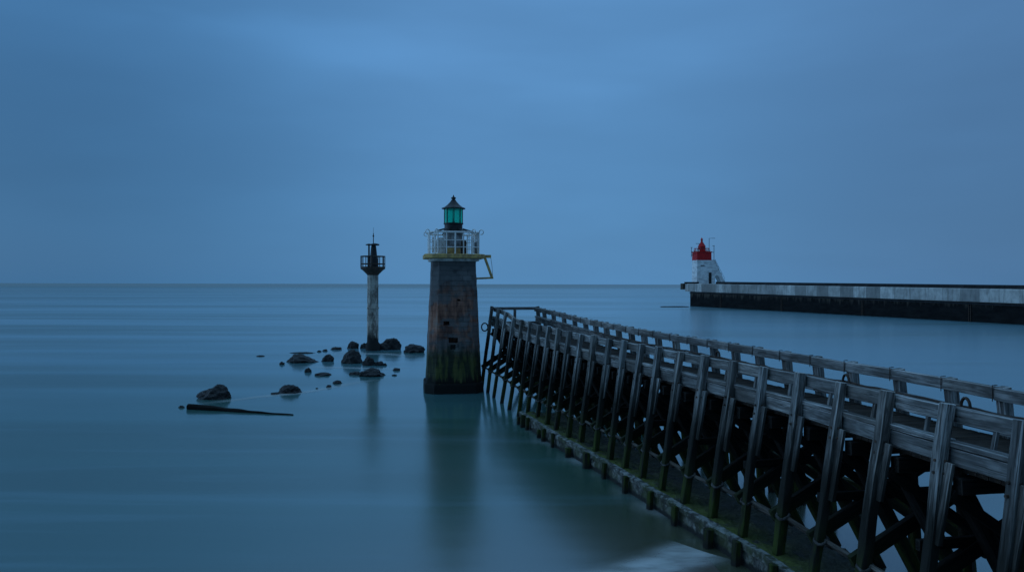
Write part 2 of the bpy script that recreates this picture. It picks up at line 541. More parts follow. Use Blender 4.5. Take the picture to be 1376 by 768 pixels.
# foam along the shoreline
bm = bmesh.new()
lay = bm.verts.layers.float.new('cover')
t0 = V((.79, .61, 0)); nn = V((SH_N[0], SH_N[1], 0))
rows = []
NL = 60
for i in range(NL + 1):
    s = -16 + 18.4 * i / NL
    row = []
    for j in range(9):
        u = j / 8
        w = 1.35 + .35 * mnoise.noise(V((s * .25, 3, 0)))
        off = -.25 + (u - .5) * w * 1.8 + .5 * mnoise.noise(V((s * .18, 9, 0)))
        q = V((SH_P[0], SH_P[1], 0)) + t0 * s + nn * off
        sand = max(.055 * ((q.x - SH_P[0]) * nn.x + (q.y - SH_P[1]) * nn.y) + .05 * mnoise.noise(V((q.x * .3, q.y * .3, 0))), 0)
        v = bm.verts.new((q.x, q.y, sand + .012))
        c = max(0, math.sin(math.pi * u)) ** 1.6 * min(1, i / 26)
        v[lay] = c
        row.append(v)
    rows.append(row)
for a, b in zip(rows, rows[1:]):
    for j in range(8):
        bm.faces.new((a[j], a[j + 1], b[j + 1], b[j]))
tag(link('wave_foam', finish(bm, 'wave_foam', True, 80), FOAM), 'soft white foam of a wave running up the sand', 'foam', kind='stuff')

# ------------------------------------------------------------------ the wooden pier
TOPS = [(9.85, 3.0), (9.6, 4.5), (9.33, 6.0), (9.06, 7.5), (8.78, 9.0), (8.5, 10.5),
        (8.21, 11.98), (7.91, 13.5), (7.62, 15.1), (7.34, 16.55), (7.05, 18.15), (6.63, 19.6), (6.24, 21.0), (5.82, 22.4),
        (5.41, 23.9), (5.02, 25.35), (4.65, 26.75), (4.25, 28.1), (3.85, 29.4), (3.42, 30.8), (2.99, 32.1), (2.6, 33.6),
        (2.21, 35.1), (1.82, 36.6), (1.41, 38.1), (1.0, 39.9), (.57, 42.0), (.12, 44.2), (-.38, 46.4), (-.87, 48.5), (-1.36, 50.6)]
TOPS = [V((x, y, 0)) for x, y in TOPS]
N = len(TOPS)
def tangent(i):
    return (TOPS[min(i + 1, N - 1)] - TOPS[max(i - 1, 0)]).normalized()
def perp(i):
    t = tangent(i); return V((t.y, -t.x, 0))             # towards the channel (right)
def lerp(tab, y):
    for (a, b), (c, d) in zip(tab, tab[1:]):
        if y <= c: return b + (d - b) * max(0, (y - a)) / (c - a)
    return tab[-1][1]
def rail_l(y): return lerp([(3, 4.85), (30, 4.87), (44.2, 5.0), (46.4, 5.28), (48.5, 5.42), (51, 5.50)], y)
def rail_r(y): return lerp([(3, 4.85), (16, 4.86), (31.6, 5.02), (39, 5.17), (51.6, 5.50)], y)
def deck_z(y): return lerp([(3, 3.72), (30, 3.76), (51, 4.15)], y)
WID, BAT, SILL_H = 3.2, .64, .55

pier = thing('wooden_pier', 'long weathered timber pier on raking posts running out beside the stone lighthouse', 'pier', (TOPS[0].x, TOPS[0].y, 0))
Z = V((0, 0, 1))
def zed(p, z): return V((p.x, p.y, z))
LT, RT, LF, RF = [], [], [], []
for i, p in enumerate(TOPS):
    q = perp(i); t = tangent(i)
    LT.append(zed(p, rail_l(p.y)))
    r = p + q * WID + (t * .5 if i < N - 1 else V())
    RT.append(zed(r, rail_r(r.y)))
    zf = .35 if p.y < 38.3 else -.6
    LF.append(zed(p - q * (BAT + (0 if zf > 0 else .17)), zf))
    RF.append(zed(r + q * BAT, -.6))
for i in range(N):
    t, q = tangent(i), perp(i)
    jt = random.uniform(-.03, .05)
    big = .205 + random.uniform(-.02, .025)
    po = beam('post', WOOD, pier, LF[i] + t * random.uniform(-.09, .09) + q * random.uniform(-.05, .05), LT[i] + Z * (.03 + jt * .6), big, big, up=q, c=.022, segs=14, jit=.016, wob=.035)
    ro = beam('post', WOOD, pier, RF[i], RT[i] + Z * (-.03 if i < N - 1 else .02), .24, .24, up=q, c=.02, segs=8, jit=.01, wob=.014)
    # splint bolted beside the upper half of the outer post
    ax = (LT[i] - LF[i]).normalized()
    s0 = LT[i] - ax * 1.0 - t * .19 + q * .03
    L = random.uniform(1.25, 1.75)
    beam('splint', WOOD, pier, s0 - t * 0 + V((0, 0, 0)), s0 - ax * L + t * .06, .17, .09, up=q, c=.012, segs=5, pointed=.12)
    # strap round the post at the lower joint
    hN = 1.42 + random.uniform(-.05, .05)
    k = (hN - LF[i].z) / (LT[i].z - LF[i].z)
    nd = LF[i].lerp(LT[i], k)
    a = .128
    pts = []
    for (u, w_) in ((-1, -.55), (-.55, -1), (.55, -1), (1, -.55), (1, .55), (.55, 1), (-.55, 1), (-1, .55)):
        pts.append(nd + t * (u * a) + q * (w_ * a) + Z * (.05 * w_ + .035 * u))
    st = tube('strap', STRAP, po, pts, .036, 6, closed=True)
    # bolts near the deck beam
    bz = LT[i] - ax * .98
    for dz in (0, -.22):
        for side, ln_ in ((q, .135), (t, .14)):
            tube('bolt', IRON, po, [bz + ax * dz - side * ln_, bz + ax * dz], .03, 6)

def lpt(i, drop, inset=0.0):                               # point on the inside of the left side, DROP below the rail top
    q = perp(i); b = BAT * drop / (LT[i].z - .35)
    return zed(LT[i] - q * b + q * inset, LT[i].z - drop)
def rpt(i, drop, inset=0.0):
    q = perp(i); b = BAT * drop / (RT[i].z + .3)
    return zed(RT[i] + q * b - q * inset, RT[i].z - drop)
for i in range(N - 1):
    jz = lambda: random.uniform(-.012, .012)
    e = (LT[i + 1] - LT[i]).normalized() * .012
    for P, T_ in ((lpt, LT), (rpt, RT)):
        left = P is lpt
        ins = .185 if left else .19
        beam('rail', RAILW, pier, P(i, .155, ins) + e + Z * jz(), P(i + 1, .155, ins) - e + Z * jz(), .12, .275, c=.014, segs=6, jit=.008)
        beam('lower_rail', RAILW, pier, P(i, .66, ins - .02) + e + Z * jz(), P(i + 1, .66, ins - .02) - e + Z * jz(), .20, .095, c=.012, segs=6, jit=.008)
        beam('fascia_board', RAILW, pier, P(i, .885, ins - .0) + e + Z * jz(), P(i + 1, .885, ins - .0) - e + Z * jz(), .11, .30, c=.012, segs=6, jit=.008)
    # slim stanchion at mid bay, inside the left rail
    m0 = (lpt(i, .18, .34) + lpt(i + 1, .18, .34)) / 2
    m1 = (lpt(i, .98, .30) + lpt(i + 1, .98, .30)) / 2
    beam('stanchion', RAILW, pier, m1, m0, .075, .075, up=perp(i), c=.008, segs=3)
    # handrail strap on the right rail
    q = perp(i)
    sp = rpt(i, .0, .255)
    bm = bmesh.new()
    tube_into(bm, [sp + Z * .02 + q * .12, sp + Z * .02, sp - Z * .16, sp - Z * .33], .011, 6)
    tube_into(bm, [sp + Z * .02 + q * .07, sp + Z * .03 + q * .07], .022, 6)
    link('rail_strap', finish(bm, 'rail_strap', True, 50), IRON, pier)
# end rail across the pier head
beam('end_rail', RAILW, pier, LT[-1] - Z * .10, RT[-1] - Z * .10, .16, .20, segs=8)
mid = (LT[-1] + RT[-1]) / 2
beam('end_post', WOOD, pier, zed(mid, deck_z(50) - .1), mid - Z * .2, .17, .17, up=tangent(N - 1))
beam('end_fascia', RAILW, pier, LT[-1] - Z * 1.15 + tangent(N - 1) * .02, RT[-1] - Z * 1.15 + tangent(N - 1) * .02, .12, .32, segs=6)
# a bent iron hoop hanging at the pier head
c = LT[-1] - perp(N - 1) * .50 - Z * 1.35
tube('hanging_hoop', STRAP, pier, [c + perp(N - 1) * (.22 * math.cos(a)) + Z * (.27 * math.sin(a)) for a in [2 * math.pi * j / 14 for j in range(14)]], .05, 6, closed=True)

# deck: one sheet of separate transverse planks with gaps
bm = bmesh.new()
acc = 0
for i in range(N - 1):
    L = (TOPS[i + 1] - TOPS[i]).length
    n = max(5, int(L / .235))
    for k in range(n):
        f = (k + .5) / n
        a = TOPS[i].lerp(TOPS[i + 1], f); q = perp(i).lerp(perp(i + 1), f).normalized(); t = V((-q.y, q.x, 0))
        z = deck_z(a.y) + random.uniform(-.006, .008)
        c = a + q * (WID / 2) ; c.z = z
        M = Matrix((q, t, Z)).transposed().to_4x4(); M.translation = c - q * 1.47
        M = M @ Matrix.Rotation(random.uniform(-.006, .006), 4, 'Z')
        for v in bm.verts: v.tag = True
        beam_into(bm, 2.94, L / n - .018, .07, c=.008, segs=2, jit=.006, M=M)
link('deck', finish(bm, 'deck'), DECKW, pier)

# dark carpentry below the deck
for i in range(N):
    t, q = tangent(i), perp(i)
    ctr = (LT[i] + RT[i]) / 2
    dz = deck_z(TOPS[i].y)
    P = lambda s, z: zed(TOPS[i] + q * s, z)
    o = t * .23
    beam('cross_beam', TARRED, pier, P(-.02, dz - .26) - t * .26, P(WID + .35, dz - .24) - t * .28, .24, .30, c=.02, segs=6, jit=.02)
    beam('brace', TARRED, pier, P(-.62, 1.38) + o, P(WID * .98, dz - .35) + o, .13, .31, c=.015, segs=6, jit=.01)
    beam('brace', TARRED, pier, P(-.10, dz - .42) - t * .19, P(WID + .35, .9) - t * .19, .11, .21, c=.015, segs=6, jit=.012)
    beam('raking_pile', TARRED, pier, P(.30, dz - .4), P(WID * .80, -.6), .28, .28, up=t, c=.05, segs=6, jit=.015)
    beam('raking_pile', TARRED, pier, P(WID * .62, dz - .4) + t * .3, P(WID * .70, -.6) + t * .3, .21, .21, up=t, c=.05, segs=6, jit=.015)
    if i % 2: beam('tie_beam', TARRED, pier, P(-.40, 2.28) + t * .25, P(WID + .4, 2.28) + t * .25, .12, .2, segs=5)
for i in range(N - 1):
    for (s, zz, r) in ((-.40, 1.36, .055), (-.22, 1.22, .05)):
        a = zed(TOPS[i] + perp(i) * s, zz); b = zed(TOPS[i + 1] + perp(i + 1) * s, zz + random.uniform(-.06, .06))
        log('wale', POLE, pier, a, b, r)
    a = zed(TOPS[i] + perp(i) * (WID + .45), 1.3); b = zed(TOPS[i + 1] + perp(i + 1) * (WID + .45), 1.3)
    beam('outer_wale', TARRED, pier, a, b, .2, .2)
    a = zed(TOPS[i] + perp(i) * (WID * .5), deck_z(TOPS[i].y) - .2); b = zed(TOPS[i + 1] + perp(i + 1) * (WID * .5), deck_z(TOPS[i + 1].y) - .2)
    beam('stringer', TARRED, pier, a, b, .22, .24)
# mooring hoops, a cable and a sagging rope on the deck side
for i, f in ((8, .45), (10, .9), (15, .4)):
    c = RT[i].lerp(RT[i + 1], f) - perp(i) * .32 - Z * .56
    t = tangent(i)
    pts = [c + t * (.13 * math.cos(a)) + Z * (.2 * math.sin(a)) for a in [math.pi * j / 10 for j in range(11)]]
    tube('mooring_hoop', IRON, pier, pts, .035, 6)
pts = []
for i in range(2, 24):
    for k in range(4):
        c = RT[i].lerp(RT[i + 1], k / 4) - perp(i) * (.30 + .04 * math.sin(i * 2.1 + k)) - Z * (.58 + .02 * math.sin(k * 2 + i))
        pts.append(c)
tube('cable', IRON, pier, pts, .03, 5)
pts = []
for i in range(2, 22):
    for k in range(4):
        c = zed(TOPS[i].lerp(TOPS[i + 1], k / 4) + perp(i) * (1.4 + .35 * math.sin(i * .9 + k * .25)), deck_z(TOPS[i].y) + .06)
        pts.append(c)
tube('rope', POLE, pier, pts, .022, 5)

# ------------------------------------------------------------------ low sill of the pier
iS = [i for i in range(N) if TOPS[i].y < 38.4]
sill = thing('low_seawall', 'low concrete sill with mossy top along the foot of the timber pier', 'seawall', (TOPS[0].x - 1, TOPS[0].y, 0))
outer = []
for i in iS:
    outer.append(TOPS[i] - perp(i) * (BAT + .40))
fine = []
for a, b in zip(outer, outer[1:]):
    for k in range(5):
        fine.append(a.lerp(b, k / 5))
fine.append(outer[-1])
# facing: cap stones and face as one swept wall
bm = bmesh.new()
prev = None
def sill_ring(p, q, s):
    n = lambda k: mnoise.noise(V((s * 1.3, k * 5.1, 2))) * .028
    prof = [(.02, -.6), (.0 + n(1), .0), (.0 + n(2), .22), (.015 + n(3), .38), (-.035 + n(4), .42), (-.04 + n(5), .545 + n(6)), (-.015, .58 + n(7)), (.16 + n(8), .585 + n(9)), (.2, .5), (.2, -.6)]
    return [bm.verts.new(V((p.x + q.x * a, p.y + q.y * a, z))) for a, z in prof]
cum = 0
for i, p in enumerate(fine):
    t = (fine[min(i + 1, len(fine) - 1)] - fine[max(i - 1, 0)]).normalized(); q = V((t.y, -t.x, 0))
    r = sill_ring(p, q, cum)
    if prev:
        for j in range(len(r) - 1):
            bm.faces.new((prev[j], prev[j + 1], r[j + 1], r[j]))
    else:
        bm.faces.new(r)
    prev = r
    if i + 1 < len(fine): cum += (fine[i + 1] - p).length
bm.faces.new(prev)
link('wall', finish(bm, 'wall', True, 40), SILLFACE, sill)
# top of rubble behind the facing
bm = bmesh.new()
lay = bm.verts.layers.float.new('moss')
rows = []
sub = []
for a, b in zip(fine, fine[1:]):
    for k in range(4): sub.append(a.lerp(b, k / 4))
sub.append(fine[-1])
for i, p in enumerate(sub):
    t = (sub[min(i + 1, len(sub) - 1)] - sub[max(i - 1, 0)]).normalized(); q = V((t.y, -t.x, 0))
    row = []
    for j in range(33):
        s = .19 + 2.6 * j / 32
        c = p + q * s
        z = .53 - .03 * s + .13 * (mnoise.noise(V((c.x * 1.6, c.y * 1.6, 0)))) * min(1, s) + .05 * mnoise.noise(V((c.x * 6, c.y * 6, 4)))
        if s > 2.2: z -= (s - 2.2) ** 2 * 3
        if i >= len(sub) - 2: z = -.3
        v = bm.verts.new((c.x, c.y, z)); v[lay] = max(0, 1 - s / 1.5)
        row.append(v)
    rows.append(row)
for a, b in zip(rows, rows[1:]):
    for j in range(32):
        bm.faces.new((a[j], a[j + 1], b[j + 1], b[j]))
link('rubble_top', finish(bm, 'rubble_top', True, 60), MOSS, sill)
# short timber fenders standing against the face
tot = 0; nxt = .4
for i in range(len(fine) - 1, 0, -1):
    seg = (fine[i - 1] - fine[i]).length
    while tot + seg > nxt:
        p = fine[i].lerp(fine[i - 1], (nxt - tot) / seg)
        t = (fine[i] - fine[i - 1]).normalized(); q = V((t.y, -t.x, 0))
        w = random.uniform(.15, .24)
        top = random.choice((.50, .56, .60, .38))
        c = p - q * (w / 2 + .035)
        beam('fender_post', TARRED if random.random() < .6 else WOOD, sill, zed(c - q * .05, -.6), zed(c, top), w, w * .9, up=q, c=.03, segs=6, jit=.025)
        nxt += random.choice((.75, 1.3, 1.6, 1.9))
    tot += seg

# ------------------------------------------------------------------ the stone lighthouse
LC = V((-3.93, 49.6, 0))
lh = thing('stone_lighthouse', 'dark weathered stone lighthouse with green glass lantern beside the pier head', 'lighthouse', LC)
rotL = R(9)
def octo(hw, ch, z, c=LC, rz=rotL):
    pts = [(-hw + ch, -hw), (hw - ch, -hw), (hw, -hw + ch), (hw, hw - ch), (hw - ch, hw), (-hw + ch, hw), (-hw, hw - ch), (-hw, -hw + ch)]
    cs, sn = math.cos(rz), math.sin(rz)
    return [(c.x + x * cs - y * sn, c.y + x * sn + y * cs, z) for x, y in pts]
TH = 8.52
def half(z): return 1.80 - (1.80 - 1.42) * z / TH
bm = bmesh.new()
lv = [-1.5] + [TH * k / 34 for k in range(35)]
loft_into(bm, [[tuple(V(p) + V((mnoise.noise(V((p[0] * 2, z * 2.3, k * 3.7))), mnoise.noise(V((p[1] * 2, z * 2.3, k * 5.1 + 40))), 0)) * .035) for k, p in enumerate(octo(half(z) * 1.0, half(z) * .30, z))] for z in lv])
body = bpy.data.objects.new('tmp', finish(bm, 'tower'))
COL.objects.link(body)
# cut the missing stones out of the front face
cut = bmesh.new()
fx, fy = V((math.cos(rotL), math.sin(rotL), 0)), V((-math.sin(rotL), math.cos(rotL), 0))
for (s, z, w, h, dpt) in ((-.55, 4.52, .40, .26, .45), (.42, 4.55, .42, .22, .4), (.72, 4.36, .40, .3, .4), (-.10, 3.42, .62, .36, .5), (-.14, 2.98, .34, .34, .3), (.25, 6.0, .2, .12, .3)):
    hw = half(z)
    c = LC + fx * s - fy * hw; c.z = z
    n0 = len(cut.verts)
    box_into(cut, c, (w, dpt * 2, h), rotL)
    cut.verts.ensure_lookup_table()
    for v in cut.verts[n0:]:
        v.co += mnoise.noise_vector(v.co * 7) * .07
cutter = bpy.data.objects.new('cutter', finish(cut, 'cutter'))
COL.objects.link(cutter)
md = body.modifiers.new('b', 'BOOLEAN'); md.object = cutter; md.operation = 'DIFFERENCE'; md.solver = 'FAST'
bpy.context.view_layer.update()
me = bpy.data.meshes.new_from_object(body.evaluated_get(bpy.context.evaluated_depsgraph_get()))
bpy.data.objects.remove(body); bpy.data.objects.remove(cutter)
me.transform(Matrix.Translation(-LC)); me.materials.clear()
link('tower', me, MASONRY, lh, Matrix.Translation(LC))
bm = bmesh.new(); loft_into(bm, [octo(1.94, .58, -1.5), octo(1.90, .57, .55), octo(1.86, .56, .66)])
me = finish(bm, 'footing'); me.transform(Matrix.Translation(-LC))
link('footing', me, MASONRY, lh, Matrix.Translation(LC))
bm = bmesh.new(); loft_into(bm, [octo(1.50, .42, TH), octo(1.62, .45, TH + .04), octo(1.62, .45, TH + .17), octo(1.58, .44, TH + .19)])
link('cornice', finish(bm, 'cornice'), WHITEP, lh)
bm = bmesh.new(); loft_into(bm, [octo(1.93, .5, TH + .19), octo(1.96, .5, TH + .23), octo(1.96, .5, TH + .44), octo(1.92, .5, TH + .47)])
link('gallery', finish(bm, 'gallery'), YELLOW, lh)
GZ = TH + .47
# railing: posts, three rails, worn infill panels
RH = 1.42; rr = 1.60
bm = bmesh.new()
ringp = [V(p) for p in octo(rr, .5, 0)]
for k in range(8):
    a, b = ringp[k], ringp[(k + 1) % 8]
    L = (b - a).length
    for j in range(max(1, round(L / .55))):
        p = a.lerp(b, j / max(1, round(L / .55)))
        tube_into(bm, [zed(p, GZ), zed(p, GZ + RH)], .042, 6)
for z, r in ((.45, .03), (.9, .03), (RH, .065)):
    tube_into(bm, [zed(p, GZ + z) for p in ringp], r, 6, closed=True)
link('railing', finish(bm, 'railing', True, 50), CLEANW, lh)
# scrolls at the top corners
for p in ringp:
    out = (p - LC); out.z = 0; out.normalize()
    pts = [zed(p, GZ + RH) + out * (.18 + .16 * math.cos(a)) + Z * (.02 + .15 * math.sin(a)) for a in [math.pi - 5.0 * j / 12 for j in range(13)]]
    tube('railing_scroll', CLEANW, lh, pts, .032, 6)
# infill panels behind the rail
def panel(k, f0, f1, z0, z1, mat, name='railing_panel'):
    a, b = V(octo(rr - .1, .47, 0)[k]), V(octo(rr - .1, .47, 0)[(k + 1) % 8])
    p, q = a.lerp(b, f0), a.lerp(b, f1)
    d = (q - p).normalized(); nrm = V((-d.y, d.x, 0))
    return beam(name, mat, lh, zed((p + q) / 2, GZ + z0), zed((p + q) / 2, GZ + z1), .03, (q - p).length, up=nrm, c=.006, segs=3, jit=.004)
panel(0, .28, .74, .05, 1.34, CLEANW)
panel(0, .02, .10, .05, 1.3, CLEANW)
panel(0, .13, .19, .05, 1.3, CLEANW)
panel(7, .42, .52, .05, 1.3, CLEANW)
panel(0, .74, .82, .1, .95, CLEANW)
panel(0, .90, .99, .05, 1.25, CLEANW)
panel(7, .10, .36, .08, 1.1, CLEANW)
panel(7, .55, .92, .08, .9, CLEANW)
panel(1, .1, .5, .06, 1.2, CLEANW)
panel(1, .6, .95, .06, .8, GREYP)
panel(0, .21, .27, .0, 1.3, BLACKIRON)
# equipment standing on the gallery
bm = bmesh.new(); box_into(bm, (LC.x - .75, LC.y - .7, GZ + .55), (.5, .5, 1.1), .3, .03)
link('equipment_cabinet', finish(bm, 'equipment_cabinet'), WHITEP, lh)
bm = bmesh.new(); box_into(bm, (LC.x + .75, LC.y - .75, GZ + .45), (.36, .4, .9), .1, .03)
link('battery_box', finish(bm, 'battery_box'), IRON, lh)
bm = bmesh.new(); box_into(bm, (LC.x + .1, LC.y - 1.05, GZ + .2), (.9, .2, .4), .15, .03)
link('toolbox', finish(bm, 'toolbox'), YELLOW, lh)
# drum, roof stays and lantern
LX = LC + V((.02, 0, 0))
lathe('drum', GREYP, lh, LX, [(.78, GZ), (.78, GZ + .08), (.62, GZ + .14), (.60, GZ + 1.36), (.72, GZ + 1.40), (.72, GZ + 1.50)], 20)
bm = bmesh.new()
for k in range(8):
    a = rotL + math.pi / 8 + k * math.pi / 4
    tube_into(bm, [LX + V((.66 * math.cos(a), .66 * math.sin(a), GZ + 1.9)), zed(ringp[(k + 5) % 8] * 1.0, GZ + RH)] if False else
              [LX + V((.66 * math.cos(a), .66 * math.sin(a), GZ + 1.72)), LC + V((1.62 * math.cos(a), 1.62 * math.sin(a), GZ + RH + .02))], .04, 6)
link('roof_stay', finish(bm, 'roof_stay', True, 50), BLACKIRON, lh)
lz = GZ + 1.50
lan = lathe('lantern', BLACKIRON, lh, LX, [(.60, lz), (.66, lz + .05), (.66, lz + .16), (.60, lz + .20), (.60, lz + .50), (.66, lz + .53), (.66, lz + .60), (.55, lz + .61)], 24)
g0, g1 = lz + .60, lz + 1.54
bm = bmesh.new()
for k in range(8):
    a0, a1 = [R(22.5) * 0 + 2 * math.pi * (k + d) / 8 + R(8) for d in (0, 1)]
    vs = [bm.verts.new((LX.x + .595 * math.cos(a), LX.y + .595 * math.sin(a), z)) for a, z in ((a0, g0), (a1, g0), (a1, g1), (a0, g1))]
    bm.faces.new(vs)
link('glazing', finish(bm, 'glazing'), GLASS, lan)
for k in range(8):
    a = 2 * math.pi * k / 8 + R(8)
    p = LX + V((.605 * math.cos(a), .605 * math.sin(a), 0))
    tube('glazing_bar', BLACKIRON, lan, [zed(p, g0 - .03), zed(p, g1 + .03)], .026, 6)
lathe('lamp', GREYP, lan, LX, [(.10, g0 - .05), (.10, g0 + .12), (.03, g0 + .16), (.03, g0 + .3)], 12)
roof = lathe('roof', BLACKIRON, lan, LX, [(.60, g1), (.79, g1 + .01), (.79, g1 + .06), (.60, g1 + .13), (.42, g1 + .27), (.26, g1 + .44), (.17, g1 + .55), (.17, g1 + .60)], 24)
lathe('finial', BLACKIRON, lan, LX, [(.11, g1 + .59), (.11, g1 + .67), (.16, g1 + .69), (.16, g1 + .77), (.07, g1 + .81), (.03, g1 + .90), (.01, g1 + .95)], 12)
# yellow bracket on the right
def LP(s, d, z): return LC + fx * s + fy * d + Z * z
bkt = beam('bracket', YELLOW, lh, LP(1.7, -.9, GZ - .12), LP(2.42, -.9, GZ - .12), .16, .2)
beam('strut', YELLOW, bkt, LP(2.02, -.9, GZ - .2), LP(2.50, -.9, GZ - 1.52), .17, .22, up=V((0, 1, 0)))
beam('tie_bar', YELLOW, bkt, LP(1.45, -.9, GZ - 1.58), LP(2.58, -.9, GZ - 1.53), .13, .12)
tube('wire', STRAP, bkt, [LP(2.40, -.9, GZ - .1), LP(2.50, -.9, GZ - .8), LP(2.55, -.9, GZ - 1.5)], .014, 5)

# ------------------------------------------------------------------ slim beacon among the rocks
BC = at(501, 470.5)
bk = thing('slim_beacon_tower', 'slim pale round beacon column with iron gallery standing among the black rocks', 'beacon', BC)
bm = bmesh.new()
loft_into(bm, [ring((0, 0), r, z, 20) for r, z in ((.75, -1), (.75, .7), (.60, .9), (.60, 4.4), (.64, 4.42), (.64, 4.56), (.59, 4.58), (.58, 8.0))])
link('column', finish(bm, 'column', True, 40), BEACON, bk, Matrix.Translation(BC))
lathe('corbel', IRON, bk, BC, [(.58, 7.95), (.70, 8.1), (1.05, 8.45), (1.30, 8.62), (1.32, 8.85)], 16, smooth=False)
bm = bmesh.new()
for k in range(12):
    a = 2 * math.pi * k / 12 + .1
    x, y = 1.26 * math.cos(a), 1.26 * math.sin(a)
    tube_into(bm, [(BC.x + x, BC.y + y, 8.8), (BC.x + x, BC.y + y, 10.0)], .045, 5)
for z in (9.15, 9.95):
    tube_into(bm, [(BC.x + 1.26 * math.cos(a), BC.y + 1.26 * math.sin(a), z) for a in [2 * math.pi * k / 16 for k in range(16)]], .05, 5, closed=True)
link('railing', finish(bm, 'railing', True, 50), IRON, bk)
lathe('lantern', BLACKIRON, bk, BC + V((.08, 0, 0)), [(.46, 8.85), (.44, 9.6), (.36, 10.1), (.28, 10.9), (.24, 11.1)], 12)
lathe('lantern_cap', BLACKIRON, bk, BC + V((.2, 0, 0)), [(.42, 11.1), (.50, 11.16), (.46, 11.26), (.1, 11.34)], 12)
lp = BC + V((-.40, -.1, 0))
po_ = tube('lamp_post', BLACKIRON, bk, [zed(lp, 8.85), zed(lp, 11.15)], .09, 8)
lathe('lamp_cap', BLACKIRON, po_, lp, [(.12, 11.1), (.36, 11.12), (.34, 11.22), (.05, 11.3)], 12)
an = tube('antenna', BLACKIRON, bk, [zed(BC + V((.05, 0, 0)), 11.2), zed(BC + V((.05, 0, 0)), 12.4)], .045, 6)
tube('whip', BLACKIRON, an, [zed(BC + V((.05, 0, 0)), 12.4), zed(BC + V((.05, 0, 0)), 13.0)], .014, 5)
lathe('knob', BLACKIRON, an, BC + V((.05, 0, 0)), [(.03, 12.0), (.09, 12.05), (.09, 12.15), (.03, 12.2)], 8)

# ------------------------------------------------------------------ rocks and the stranded log
def rock(label, x, yb, w, h, group='dark rocks round the beacon', deep=.8, seed=None, cat='rock', name='rock', peak=0.0, sink=.35):
    """w, h: its size in the photo; the rock stands on the sea bed, half a metre of it under water"""
    c = at(x, yb)
    s = c.y / 1000.0
    W, H = w * s / 2, h * s
    c.y += W * deep * .6; c.x *= c.y / (c.y - W * deep * .6)
    seed = seed if seed is not None else x * 1.37 + yb
    bm = bmesh.new()
    bmesh.ops.create_icosphere(bm, subdivisions=5 if w > 24 else 4, radius=1)
    for v in bm.verts:
        n = v.co.normalized()
        d = .80 + .40 * mnoise.voronoi(n * 1.7 + V((seed, 3, 0)))[0][0] + .20 * mnoise.noise(n * 1.3 + V((seed, 0, 0))) + .12 * mnoise.noise(n * 3.1 + V((0, seed, 0)))
        fine = mnoise.noise(n * 11 + V((seed, 1, 5))) * .035 + abs(mnoise.noise(n * 23 + V((seed, 9, 5)))) * .05
        q = n * (d + fine)
        k = 1 + peak * (-q.x if peak else 0)
        v.co = V((q.x * W, q.y * W * deep, q.z * H * (1.0 if q.z > 0 else sink) * max(.35, k)))
    up = [v.co for v in bm.verts if v.co.z > 0]
    x0, x1, zt = min(c_.x for c_ in up), max(c_.x for c_ in up), max(c_.z for c_ in up)
    for v in bm.verts:
        v.co.x = ((v.co.x - x0) / (x1 - x0) * 2 - 1) * W
        v.co.z *= H / zt
    o = link(name, finish(bm, name, True, 50), ROCK, None, Matrix.Translation(c))
    return tag(o, label, cat, group)

rock('largest rounded black rock, alone above the floating log', 288, 536, 46, 19, peak=-.25)
rock('long low black rock with humped left end', 407, 487, 45, 11.5, peak=.55)
rock('small round stone touching the left end of the long humped rock', 379, 489.5, 7, 4)
rock('domed black rock between the long humped rock and the tall rock', 441, 485.5, 17, 9.5)
rock('tall broad black rock in the middle of the cluster', 473, 488, 30, 19)
rock('upright black rock leaning on the right of the tall rock', 495.5, 491, 16, 13)
rock('low black rock right of the upright one', 510, 491, 14, 6)
rock('pebble-sized rock at the right tail of the middle cluster', 517.5, 491, 6, 3.5)
rock('broad flat-backed black rock below the middle cluster', 500, 505.5, 34, 11)
rock('flat rock joined to the left of the broad flat-backed rock', 477, 503.5, 16, 4.5)
rock('thin stone awash below the domed rock', 434, 504.5, 22, 4)
rock('small knobbly black stone between long humped rock and low oval rock', 414, 500, 10, 6.5)
rock('low oval black rock right of the largest rock', 390, 528, 32, 10.5)
rock('sliver of rock at the left tip of the low oval rock', 370, 529.5, 13, 2.4)
rock('small low rock at the upper end of a foam streak', 453.5, 515, 13, 4.2)
rock('smaller low rock just under another small rock by the foam streak', 442, 520, 8, 3.2)
rock('small stone out on the right, toward the stone lighthouse', 533, 497.5, 10, 3.5)
rock('flat stone barely above water right of the broad flat-backed rock', 530, 504.5, 7, 2)
rock('round black rock left of the beacon column', 474.5, 468, 16, 10)
rock('low black rock against the left foot of the beacon column', 489.5, 468, 12, 7.5)
rock('low black rock against the right foot of the beacon column', 516, 470, 22, 10, deep=.5)
rock('highest black boulder right of the beacon column', 527, 469.6, 25, 16, deep=.6)
rock('long low black rock between beacon and stone lighthouse', 557, 473.5, 30, 11)
rock('dark slab at the right end of the stone line left of beacon', 452, 469.5, 15, 3.6)
rock('short stone in the middle of the stone line left of beacon', 437, 471.5, 7, 2.6)
rock('narrow stone further left in the stone line left of beacon', 429, 472.5, 6, 2.2)
rock('thin low reef at the far left of the stone line', 406, 474.4, 36, 1.7, deep=.3)
rock('faint flat rock awash, far left of the rock cluster', 350, 478.6, 12, 1.6, deep=.4)
rock('tiny flat rock awash between low oval rock and foam streak', 426, 522, 4, 1.4, deep=.5)
rock('small dark stone awash off the left tip of the log', 244, 547.5, 9, 3, deep=.5)
